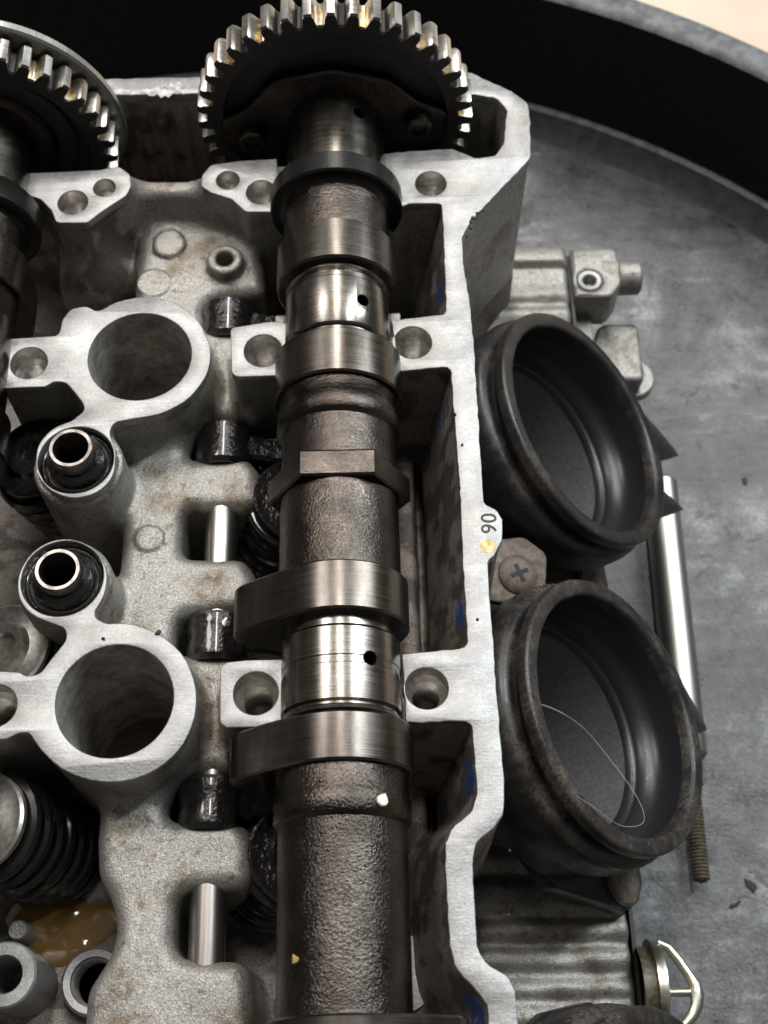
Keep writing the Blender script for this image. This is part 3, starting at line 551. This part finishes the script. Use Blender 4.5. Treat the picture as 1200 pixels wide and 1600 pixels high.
def build_intake_cam():
    c = empty("camshaft", "dark steel intake camshaft with toothed sprocket lying across the milled saddles", "camshaft", (X0, 0, 0), "camshafts")
    # bare forged runs
    for n, pr in (("shaft_run", [(10.5, 215.5), (12.6, 215), (12.9, 209), (12.9, 194), (11, 193.5)]),
                  ("shaft_run", [(11, 154), (13.3, 153.5), (13.4, 149.6), (13.9, 149), (13.9, 145.2), (13.4, 144.6), (12.8, 144), (12.75, 134), (12.9, 128), (13.0, 107.5), (11, 107.3)]),
                  ("shaft_run", [(11, 67.5), (13.2, 67), (13.3, 62.2), (13.55, 61.8), (13.55, 57.8), (13.2, 57.3), (12.6, 56.8), (12.6, 21), (11, 20)])):
        lathe(n, pr, 'forged', c, 96, YAX, sharp=40)
    lathe("thrust_collar", [(12.8, 206.6), (13.2, 207.4), (14.0, 208.0), (15.8, 208.2), (16.3, 208.7), (16.3, 213.6), (15.9, 214.1), (11, 214.2)], 'collar', c, 96, YAX)
    j0 = cam_part("journal", 214.5, 237.5, 12.3, 'journal', c, mid=[(12.3, 214.85+k*1.1) for k in range(1, 20)])
    j1 = lathe("journal", [(9, 166.2), (11.5, 166.3), (11.5, 167.2), (12.1, 167.6), (12.3, 168), (12.3, 180.4), (12.0, 180.8), (11.4, 181.2), (11.4, 182.8), (12.3, 183.2), (12.3, 184.5), (9, 184.6)], 'journal', c, 96, YAX)
    j2 = lathe("journal", [(9, 75.5), (11.5, 75.8), (11.5, 77.3), (12.0, 77.8), (12.1, 78.4), (11.6, 78.8), (11.6, 79.2), (12.3, 79.7), (12.3, 86.9), (12.15, 87.1), (12.15, 88.5), (12.3, 88.7), (12.3, 94.6), (12.0, 95), (11.5, 95.4), (11.5, 98), (9, 98.2)], 'journal', c, 96, YAX)
    for j, y in ((j0, 230.9), (j1, 174.4), (j2, 88.1)):
        t = radians(60); bore_hole(j, (12.3*cos(t), y, 12.3*sin(t)), 1.55, (cos(t), 0, sin(t)), 7)
    lobe_part(184.3, 195.6, 14.4, 6.6, 5.5, radians(-62), c); lobe_part(153.3, 164.9, 14.5, 6.6, 5.5, radians(-62), c)
    for l in (lobe_part(97.6, 108.3, 14.4, 8.3, 5.6, radians(187), c), lobe_part(66.9, 76.6, 14.4, 8.4, 5.6, radians(190), c)): l["label"] = "brown polished cam lobe with its nose over the follower"
    lobe_part(10, 22.2, 14.4, 8.2, 5.6, radians(3), c)
    # hexagon for a wrench
    V = []; F = []
    for y, rr in ((127.9, 15.2), (128.4, 15.6), (133.6, 15.6), (134.1, 15.2)):
        for k in range(6): t = 2*pi*(k+.0)/6+radians(0); V.append((rr*cos(t)*1.0, y, rr*sin(t)))
    for i in range(3):
        for k in range(6): F.append((i*6+k, i*6+(k+1) % 6, i*6+6+(k+1) % 6, i*6+6+k))
    F += [tuple(range(6)), tuple(range(18, 24))]; mesh("hexagon", V, F, 'forged', c, sharp=20)
    g = sprocket(c, 242, 35.3, 40, 8)
    # bolted hub plate with ears
    ears = fillet([(-29.5, -8, 3), (-29.5, 1.5, 4), (-22, 6.5, 5), (-15, 15.5, 6), (0, 19, 10), (14, 15, 6), (21.5, 7.5, 5), (28.5, 4, 4), (28.5, -7, 3), (18, -12, 5), (0, -15, 6), (-18, -12, 5)])
    hubm = Matrix(((1, 0, 0, 0), (0, 0, -1, 0), (0, 1, 0, 0), (0, 0, 0, 1)))      # plate x,y -> world x,z
    plate("hub_plate", ears, [], -236.6, -239.6, .7, 'forged', c, hubm)
    for x, z in ((-21.4, -1.6), (21.2, 2.2)):
        b = lathe("hub_bolt", [(3.6, 239), (3.6, 233.2), (3.1, 232.6), (2.0, 232.6), (1.9, 233.5), (.05, 233.5)], 'lobe', c, 24, yframe(x, z))
    return c
build_intake_cam()

def build_exhaust_cam():
    c = empty("camshaft", "exhaust camshaft with silver disc behind its sprocket, opposite the wide ring bores", "camshaft", (X1, 0, 0), "camshafts")
    lathe("shaft_run", [(10, 215), (12.6, 214.6), (12.9, 205), (12.9, 20)], 'forged', c, 72, YAX)
    lathe("thrust_collar", [(12.8, 203.2), (13.6, 204.2), (15.8, 204.6), (16.3, 205.1), (16.3, 210.6), (15.9, 211.2), (11, 211.4)], 'collar', c, 72, YAX)
    cam_part("journal", 211.5, 232, 12.3, 'journal', c); cam_part("journal", 161, 177, 13.0, 'journal', c); cam_part("journal", 77, 93, 13.0, 'journal', c)
    lobe_part(184.3, 195.6, 14.4, 7, 5.5, radians(-60), c); lobe_part(141, 152, 14.5, 7, 5.5, radians(-80), c)
    lobe_part(97.6, 108.3, 14.4, 8, 5.6, radians(160), c); lobe_part(58, 68, 14.4, 8, 5.6, radians(200), c)
    g = sprocket(c, 236.5, 32.6, 38, 7, -2.5, 34.4, .3)
    lathe("hub_ring", [(12, 231), (14, 230.5), (17, 230.8), (18, 232), (18.4, 235)], 'forged', c, 64, YAX)
    lathe("hub_step", [(18.4, 233.4), (22, 233), (23, 234), (23.2, 236)], 'web', c, 64, YAX)
build_exhaust_cam()

# ================================================================== follower shafts, followers, springs, seals
for (y0, y1), where in (((96, 162), "between the two ring bores"), ((18, 76), "below the lower ring bore")):
    p = empty("follower_shaft", "polished steel follower shaft bridging the open slot "+where, "shaft", (-34.7, y0, -19.5), "follower shafts")
    lathe("pin", [(.05, 0), (3.3, 0), (3.75, .5), (3.75, y1-y0-.5), (3.3, y1-y0), (.05, y1-y0)], 'pin', p, 40, YAX)
def follower(y, label):
    r = empty("finger_follower", label, "follower", (-34.7, y, -19.5), "oily finger followers")
    lathe("pivot_boss", [(3.8, -5.6), (5.8, -5.6), (6.8, -4.6), (7.0, -2), (6.6, 0), (7.1, 2.4), (6.9, 4.6), (5.8, 5.6), (3.8, 5.6)], 'oily', r, 40, YAX)
    V = []; F = []        # arm tapering towards the valve under the cam
    for x, w, z0, z1 in ((2, 4.2, -4, 4.2), (6, 3.4, -4.5, 3.2), (10, 3.0, -4.5, 1.6), (14, 3.6, -4.8, 1.0), (19, 3.4, -5, .4), (22, 2.6, -5, -1.2)):
        for yy, zz in ((-w, z0), (w, z0), (w, z1-.8), (w-.8, z1), (-w+.8, z1), (-w, z1-.8)): V.append((x, yy, zz))
    for i in range(5):
        for k in range(6): F.append((i*6+k, i*6+(k+1) % 6, i*6+6+(k+1) % 6, i*6+6+k))
    F += [tuple(range(6)), tuple(range(30, 36))]; mesh("arm", V, F, 'oily', r, sharp=40)
    return r
follower(188.5, "oily black finger follower hump beside the small hollow casting post")
follower(152.6, "oily black finger follower in the pocket between upper saddle pad and arm")
follower(103.6, "oily black follower by the cam nose on the sprocket side of its saddle pad")
follower(66.6, "oily black follower by the cam nose next to the plain shaft with cream chip")

def spring(loc, axis, label, ret_mat='satin', L=31, R=10.6, wire=1.75, turns=6.2):
    r = empty("valve_spring", label, "spring", loc, "valve springs"); mw = frame((0, 0, 0), axis)
    n = 190; pa = [(R*cos(2*pi*turns*k/n), R*sin(2*pi*turns*k/n), L*(k/n)) for k in range(n+1)]
    tube("coil", pa, wire, 'spring', r, 10, mw)
    n = 120; tube("inner_coil", [(6.6*cos(-2*pi*7*k/n), 6.6*sin(-2*pi*7*k/n), L*(k/n)) for k in range(n+1)], 1.1, 'spring', r, 8, mw)
    lathe("retainer", [(.05, L+2.6), (3, L+2.8), (3.4, L+4.2), (5.4, L+4.4), (6.2, L+3.2), (8.4, L+3.0), (9.8, L+3.3), (10.4, L+2.8), (10.4, L+1.6), (7.8, L+1.3), (7.4, L-2.5)], ret_mat, r, 48, mw)
    lathe("spring_seat", [(11.6, -1.6), (11.6, -.4), (11, .2), (6, .2)], 'oily', r, 40, mw)
    return r
EX = (-.27, 0, .96); IN = (.28, 0, .96)
spring((-72.6, 63.4, -46), EX, "black valve spring above the brown oil puddle", 'hole')
spring((-71.2, 101, -46), EX, "black valve spring with tan rimmed retainer beside the lower ring arm", 'hole')
spring((-71.5, 150, -44), EX, "black valve spring in shadow under the upper ring arm", 'oily', 27)
spring((-24.5, 138, -43), IN, "black valve spring behind the slotted follower arm between the ring bores", 'oily', 24, 9.6)
spring((-24.0, 56, -43), IN, "black valve spring beside the lower follower arm and camshaft", 'oily', 24, 9.6)

for (cx, cy), rr, h, lab in ((BOSS_A, 8.4, 5.4, "glossy black tube seal with dull steel pipe in the upper round boss"), (BOSS_B, 8.7, 4.6, "glossy black tube seal with dull steel pipe joined to the lower ring")):
    r = empty("tube_seal", lab, "seal", (cx, cy, -9), "tube seals")
    lathe("seal_skirt", [(rr-.05, 0), (rr-.1, 6.2), (rr-.7, 7.2), (rr-1.2, 7.0), (rr-1.5, 6.6), (rr-1.9, 6.9), (6.4, 9.4), (5.3, 10.4), (4.9, 10.2)], 'oily', r, 56)
    lathe("pipe", [(3.75, 2), (3.75, 8.5+h), (3.95, 9+h), (4.65, 9+h), (4.95, 8.6+h), (5.0, 9.4)], 'copper', r, 48)
    lathe("pipe_bore", [(3.74, 4.2), (3.7, -3), (.05, -3)], 'void', r, 40)

# oil lying in the exhaust valley
def puddle():
    n = 56; out = []
    for k in range(n):
        t = 2*pi*k/n; rr = 1+.2*sin(3*t+.5)+.12*sin(5*t)+.05*sin(11*t); out.append((-69.5+13.5*rr*cos(t), 46.8+8.2*rr*sin(t)))
    V = [(-69.5, 46.8, -44.9)]; F = []; prof = ((.45, -44.95), (.7, -45.2), (.88, -45.7), (1, -46.8)); m_ = len(prof)
    for sc, z in prof: V += [(-69.5+(x+69.5)*sc, 46.8+(y-46.8)*sc, z) for x, y in out]
    for k in range(n):
        F.append((0, 1+k, 1+(k+1) % n))
        for i in range(m_-1): F.append((1+i*n+k, 1+i*n+(k+1) % n, 1+(i+1)*n+(k+1) % n, 1+(i+1)*n+k))
    return tag(mesh("oil_puddle", V, F, 'oil'), "amber brown puddle of engine oil in the valley below a black spring", "oil")
puddle()

# ================================================================== intake boots
BA = Vector((.69454, .04578, .71799)); BE = Vector((-.03183, .99895, -.03291)); BP = Vector((57.0, 167.4, -36.4)); BS = 33/35.82   # lip centre of the first boot; profile drawn at 1/BS
def build_boot(k, label, tabs, rub='rubber'):
    o = Vector((BP.x, BOOT_Y[k], BP.z)); mt = frame((0, 0, 0), BA, BE) @ Matrix.Scale(BS, 4)
    r = empty("intake_boot", label, "rubber boot", tuple(o), "intake boots")
    lathe("outer_sleeve", [(35.0, -3.6), (33.6, -4.4), (33.4, -6.0), (35.8, -6.6), (37.2, -7.6), (37.6, -9.5), (37.5, -15.5), (36.8, -18), (35.2, -18.6), (34.6, -22), (36, -26)], rub, r, 120, mt, sharp=50)
    lathe("lip", [(31.2, -3.6), (31.3, -1.0), (31.7, -.25), (32.2, 0), (35.1, 0), (35.65, -.25), (35.85, -.8), (35.8, -3.0), (35.0, -3.6)], rub, r, 120, mt, sharp=50)
    lathe("inner_lining", [(26.9, -19), (27.2, -17.4), (27.8, -16.8), (28.6, -16.6), (28.9, -15.2), (30.2, -13.4), (31.4, -12.2), (31.9, -10), (31.8, -6.4), (31.5, -5), (31.2, -3.6)], 'rubber2', r, 120, mt, sharp=50)
    fl = fillet([(-14.4, -24.4, 6), (-11, -28.7, 2), (-.7, -38.3, 2), (9.3, -39.4, 2), (27.9, -41.3, 3), (34.2, -38.5, 4), (37.4, -32.7, 3), (36.5, -20, 6), (38, 0, 10), (36, 20, 6), (30, 36, 4), (14, 41, 3), (-2, 38, 3), (-20, 28, 8), (-36, 0, 20)])
    plate("mounting_flange", fl, [circle(0, 0, 27, 60)], -26, -31.5, .8, 'rubber2', r, mt)
    lg = lathe("flange_bush", [(.05, -25.0), (3.4, -25.0), (4.2, -24.6), (6.2, -24.6), (7.0, -25.4), (7.0, -27)], 'rust', r, 32, mt @ Matrix.Translation((27.2, -33.5, 0)))
    lathe("port_wall", [(27, -18.8), (26, -30), (24.2, -44), (.05, -46)], 'port', r, 80, mt)
    for tb in tabs:
        b0, tip, b1 = [Vector(p) for p in tb]; ce = (b0+b1)/2; ce -= ce.normalized()*4; half = (b1-b0)/2; V = []; F = []; n = 12; K = 8
        for i in range(K+1):
            q = i/K; o_ = ce.lerp(tip, q) if q < 1 else tip; w_ = (1-q)**.85 if q < 1 else .02; th = 2.6*(1-q)**.6+.25
            for k_ in range(n):
                t = 2*pi*k_/n; p_ = o_+half*w_*cos(t); V.append((p_.x, p_.y, -4.4+th*sin(t)-1.2*q))
        for i in range(K):
            for k_ in range(n): F.append((i*n+k_, i*n+(k_+1) % n, (i+1)*n+(k_+1) % n, (i+1)*n+k_))
        F.append(tuple(K*n+k_ for k_ in range(n))); mesh("pull_tab", V, F, 'rubber2', r, mw=mt, sharp=50)
    return r
build_boot(0, "clean black rubber intake boot above the rusty cross-head screw", [((35.5, 25), (55.9, 14.2), (38, 4.5)), ((36, -5), (52.5, -6.5), (31.5, -21))], 'rubber0')
build_boot(1, "dusty black rubber intake boot with a pale hair inside it", [((39.2, 20.8), (49.2, 6.7), (38.4, 3)), ((35.6, -6.4), (42.3, -10.4), (34.3, -15.6))])
build_boot(2, "black rubber intake boot cut off beside the wire bail clip", [])

def build_hair():
    mt = frame((BP.x, BOOT_Y[1], BP.z), BA, BE) @ Matrix.Scale(BS, 4); pts = []
    ctl = [(-19, 1.5, -22), (-10, 6, -19), (2, 2, -15), (8, -9, -10), (8, -20, -4), (1, -28, 1.2), (-8, -30, .8), (-18, -27, .8), (-27, -23, -1.2)]
    for i in range(len(ctl)-1):
        p0 = Vector(ctl[max(i-1, 0)]); p1 = Vector(ctl[i]); p2 = Vector(ctl[i+1]); p3 = Vector(ctl[min(i+2, len(ctl)-1)])
        for k in range(8):
            t = k/8; pts.append(.5*((2*p1)+(p2-p0)*t+(2*p0-5*p1+4*p2-p3)*t*t+(3*p1-p0-3*p2+p3)*t**3))
    tag(tube("hair_strand", [tuple(mt @ p) for p in pts], [.12 if k < 14 else .055 for k in range(len(pts))], 'hair', None, 6), "thin pale curved hair lying across the dusty rubber boot", "hair")
build_hair()

# rusty cross-head screw on its bracket between two boots
def build_screw():
    r = empty("bracket_screw", "rusty brown cross-head screw on a bracket between two rubber boots", "screw", (35.6, 124.5, -32)); mw = frame((0, 0, 0), (.25, -.1, .96))
    plate("bracket", fillet([(-12, 7, 2), (-12, -7, 2), (-2, -7.5, 3), (7, -5, 3), (8, 6, 3), (2, 10, 3)]), [], -1.2, -4, .5, 'rust', r, mw)
    lathe("screw_head", [(.05, .3), (3, .2), (4.4, -.2), (4.9, -.7), (5.0, -1.4)], 'rust', r, 36, mw)
    cross = [(-.55, -2.4), (.55, -2.4), (.55, -.55), (2.4, -.55), (2.4, .55), (.55, .55), (.55, 2.4), (-.55, 2.4), (-.55, .55), (-2.4, .55), (-2.4, -.55), (-.55, -.55)]
    ca = radians(25); cross = [(x*cos(ca)-y*sin(ca), x*sin(ca)+y*cos(ca)) for x, y in cross]
    plate("cross_recess", cross, [], .33, -.3, .03, 'grit', r, mw)
build_screw()

# ================================================================== loose rod on the tray
def build_rod():
    a = Vector((94.6, 203.0, -118.2)); b = Vector((90.8, 66.4, -118.2)); d = (b-a).normalized(); L = (b-a).length
    r = empty("steel_rod", "bright steel rod with threaded end lying on the grey tray floor", "rod", tuple(a)); mw = frame((0, 0, 0), d, (0, 0, 1))
    lathe("end_sleeve", [(.05, -6.6), (1.7, -6.6), (2.2, -6), (2.3, 1.0), (1.9, 1.4), (1.2, 1.5)], 'brass', r, 24, mw)
    lathe("neck", [(1.25, 1.2), (1.25, 9.5)], 'satin', r, 20, mw)
    lathe("tube", [(1.2, 8.8), (4.6, 9), (5.5, 10.2), (5.55, 100), (4.6, 101), (2, 101.2)], 'satin', r, 36, mw)
    pr = []
    for k in range(36): pr += [(2.6, 100.6+k*1.0), (2.2, 101.1+k*1.0)]
    pr.append((.05, 137)); lathe("thread", pr, 'thread', r, 20, mw, sharp=20)
build_rod()

# ================================================================== lug housing above the boots
def heightfield(name, x0, x1, y0, y1, nx, ny, fn, zb, mat, parent):
    xs = np.linspace(x0, x1, nx); ys = np.linspace(y0, y1, ny); V = [(x, y, fn(x, y)) for x in xs for y in ys]; F = []
    for i in range(nx-1):
        for j in range(ny-1): F.append((i*ny+j, i*ny+j+1, (i+1)*ny+j+1, (i+1)*ny+j))
    rim = [j for j in range(ny)]+[i*ny+ny-1 for i in range(1, nx)]+[(nx-1)*ny+j for j in range(ny-2, -1, -1)]+[i*ny for i in range(nx-2, 0, -1)]
    b = len(V); V += [(V[k][0], V[k][1], zb) for k in rim]; n = len(rim)
    for k in range(n): F.append((rim[k], rim[(k+1) % n], b+(k+1) % n, b+k))
    return mesh(name, V, F, mat, parent, sharp=55)
def build_housing():
    r = empty("lug_housing", "pale cast aluminium housing with socket bolt behind the clean rubber boot", "housing", (60, 232, -122)); off = (-60, -232, 122)
    P = lambda o: (setattr(o, "location", [v*S for v in off]), o)[1]
    def hz(x, y):
        z = -61+.5*math.sin(y*.4)
        if y > 238: z += .8*sqrt(max(0, 1-((y-241.5)/3.6)**2)) if abs(y-241.5) < 3.6 else 0
        z -= 1.3*math.exp(-((y-237.6)/.7)**2)+2.2*math.exp(-((y-224.5)/2.2)**2)
        if y < 224: z -= (224-y)*.35
        if x > 59: z -= (x-59)**2*.55
        return z
    P(heightfield("housing_body", 20, 61.2, 202, 245, 44, 70, hz, -121, 'cast', r))
    P(plate("joint_gasket", [(61.2, 204), (62.2, 204), (62.2, 243), (61.2, 243)], [], -63.5, -121, .1, 'web', r))
    P(plate("bolt_lug", fillet([(62.2, 226, .5), (73, 226, 3.2), (76.5, 231, 3), (76, 244, 2), (62.2, 244, .5)]), [circle(67, 232, 3.9, 32)], -61, -76, .9, 'cast', r))
    P(lathe("socket_bolt", [(1.9, -64.5), (1.9, -61.4), (2.3, -61.0), (3.4, -60.9), (3.8, -61.5), (3.8, -70)], 'milled', r, 6*6, Matrix.Translation((67, 232, 0))))
    P(lathe("bolt_socket", [(1.92, -61.3), (1.9, -64.6), (.05, -64.8)], 'hole', r, 24, Matrix.Translation((67, 232, 0))))
    P(lathe("end_boss", [(.05, 8.2), (4.4, 8.2), (5.2, 7.4), (5.3, 1.4), (6.2, .6), (6.4, -4)], 'cast', r, 40, frame((75.5, 237, -67), (1, 0, 0), (0, 1, 0))))
    P(plate("leg", fillet([(62.2, 200, .5), (68.4, 200, .5), (68.4, 228, .5), (62.2, 228, .5)]), [], -71, -121, .6, 'cast', r))
    P(plate("foot_block", fillet([(68.4, 208, 1), (84, 208, 2), (84.5, 229, 2.5), (72, 229, 4), (68.4, 218, 3)]), [], -79, -121, 1.4, 'cast', r))
    P(lathe("rivet_tab", [(.05, -88), (6.5, -88), (7, -88.6), (7, -91)], 'cast', r, 40, Matrix.Translation((82.5, 214.6, 0))))
    P(lathe("rivet", [(.05, -83.2), (1.2, -83.3), (2.8, -84.2), (4.4, -86), (4.9, -88)], 'hole', r, 32, Matrix.Translation((81.5, 215.6, 0))))
build_housing()

# flanged plug with wire bail on the end of the ribbed flank
def build_bail():
    r = empty("flanged_plug", "zinc plated plug with bent wire bail beside the ribbed grey flank", "plug", (62.3, 34.3, -80)); xf = frame((0, 0, 0), (1, 0, 0), (0, 1, 0))
    pr = [(.05, 0), (11.2, 0)]; lathe("knurled_collar", [(10.2, 0), (10.2, 3.0), (9, 3.1)], 'thread', r, 80, xf)
    lathe("flange", [(.05, 5.8), (11.2, 5.8), (11.9, 5.4), (12.1, 4.6), (11.9, 3.2), (9, 3.0)], 'zinc', r, 72, xf)
    ctl = [(5.0, 10.2, 6.0), (7.4, 9.0, 6.0), (9.6, 6.0, 6.0), (11.6, 2.6, 6.0), (12.8, .4, 6), (13.0, -2.0, 6), (12.6, -4.4, 6), (11.2, -6.6, 6), (9.0, -8.6, 6), (6.0, -10, 6)]
    tube("wire_bail", ctl, [1.1, 1.15, 1.2, 1.25, 1.5, 1.75, 1.5, 1.4, 1.3, 1.2], 'zinc', r, 14)
    tube("pin", [(5.4, -1.2, 5.6), (12.2, -1.2, 5.6)], 1.05, 'zinc', r, 14)
build_bail()

# ================================================================== debris
def debris():
    t = blob("paint_chip", 8, 1.25, 0, 'chip', 0, 0, .3, None, .5); t.location = (1.2*S, 59.6*S, (13.5*cos(radians(35))-.15)*S+.0003); t.rotation_euler = (0, radians(36), .4)
    tag(t, "cream paint chip stuck on the dark forged cam run", "chip")
    t = blob("yellow_fleck", 7, .8, 0, 'fleck', 0, 0, .5, None, .3); t.location = (-15.0*S, 31.8*S, 9.5*S); t.rotation_euler = (0, radians(-41), .3); tag(t, "small yellow fleck near the lower end of the dark camshaft", "fleck")
    spots = [(-44.6, 98.7, 1.0), (-56, 97.6, .5), (27.2, 206, .8), (28.3, 207.6, .6), (26.4, 205, .7), (29.6, 208.4, .5), (26.2, 203, .6), (25.2, 200.5, .6), (24.5, 40, .5), (25.5, 52, .4), (19.8, 150, .4), (21, 142, .4), (22.0, 100, .4)]
    for x, y, q in spots:
        g = blob("grit_speck", 7, q*.75, 0, 'grit', 0, 0, .45, None, .35); g.location = (x*S, y*S, 0.00002); tag(g, "tiny dark grit speck on milled aluminium", "grit", "grit specks on milled faces")
    for x, y, q in ((124, 196, 1.5), (106, 66, 2.0), (101, 61, 1.5)):
        g = blob("dirt_crumb", 9, q*.6, 0, 'grit', 0, 0, .5, None, .35); g.scale = (1.9, 1, 1); g.rotation_euler = (0, 0, x); g.location = (x*S, y*S, -123.95*S); tag(g, "flat dark crumb of dirt on the grey tray floor", "dirt", "dirt crumbs on the tray floor")
debris()
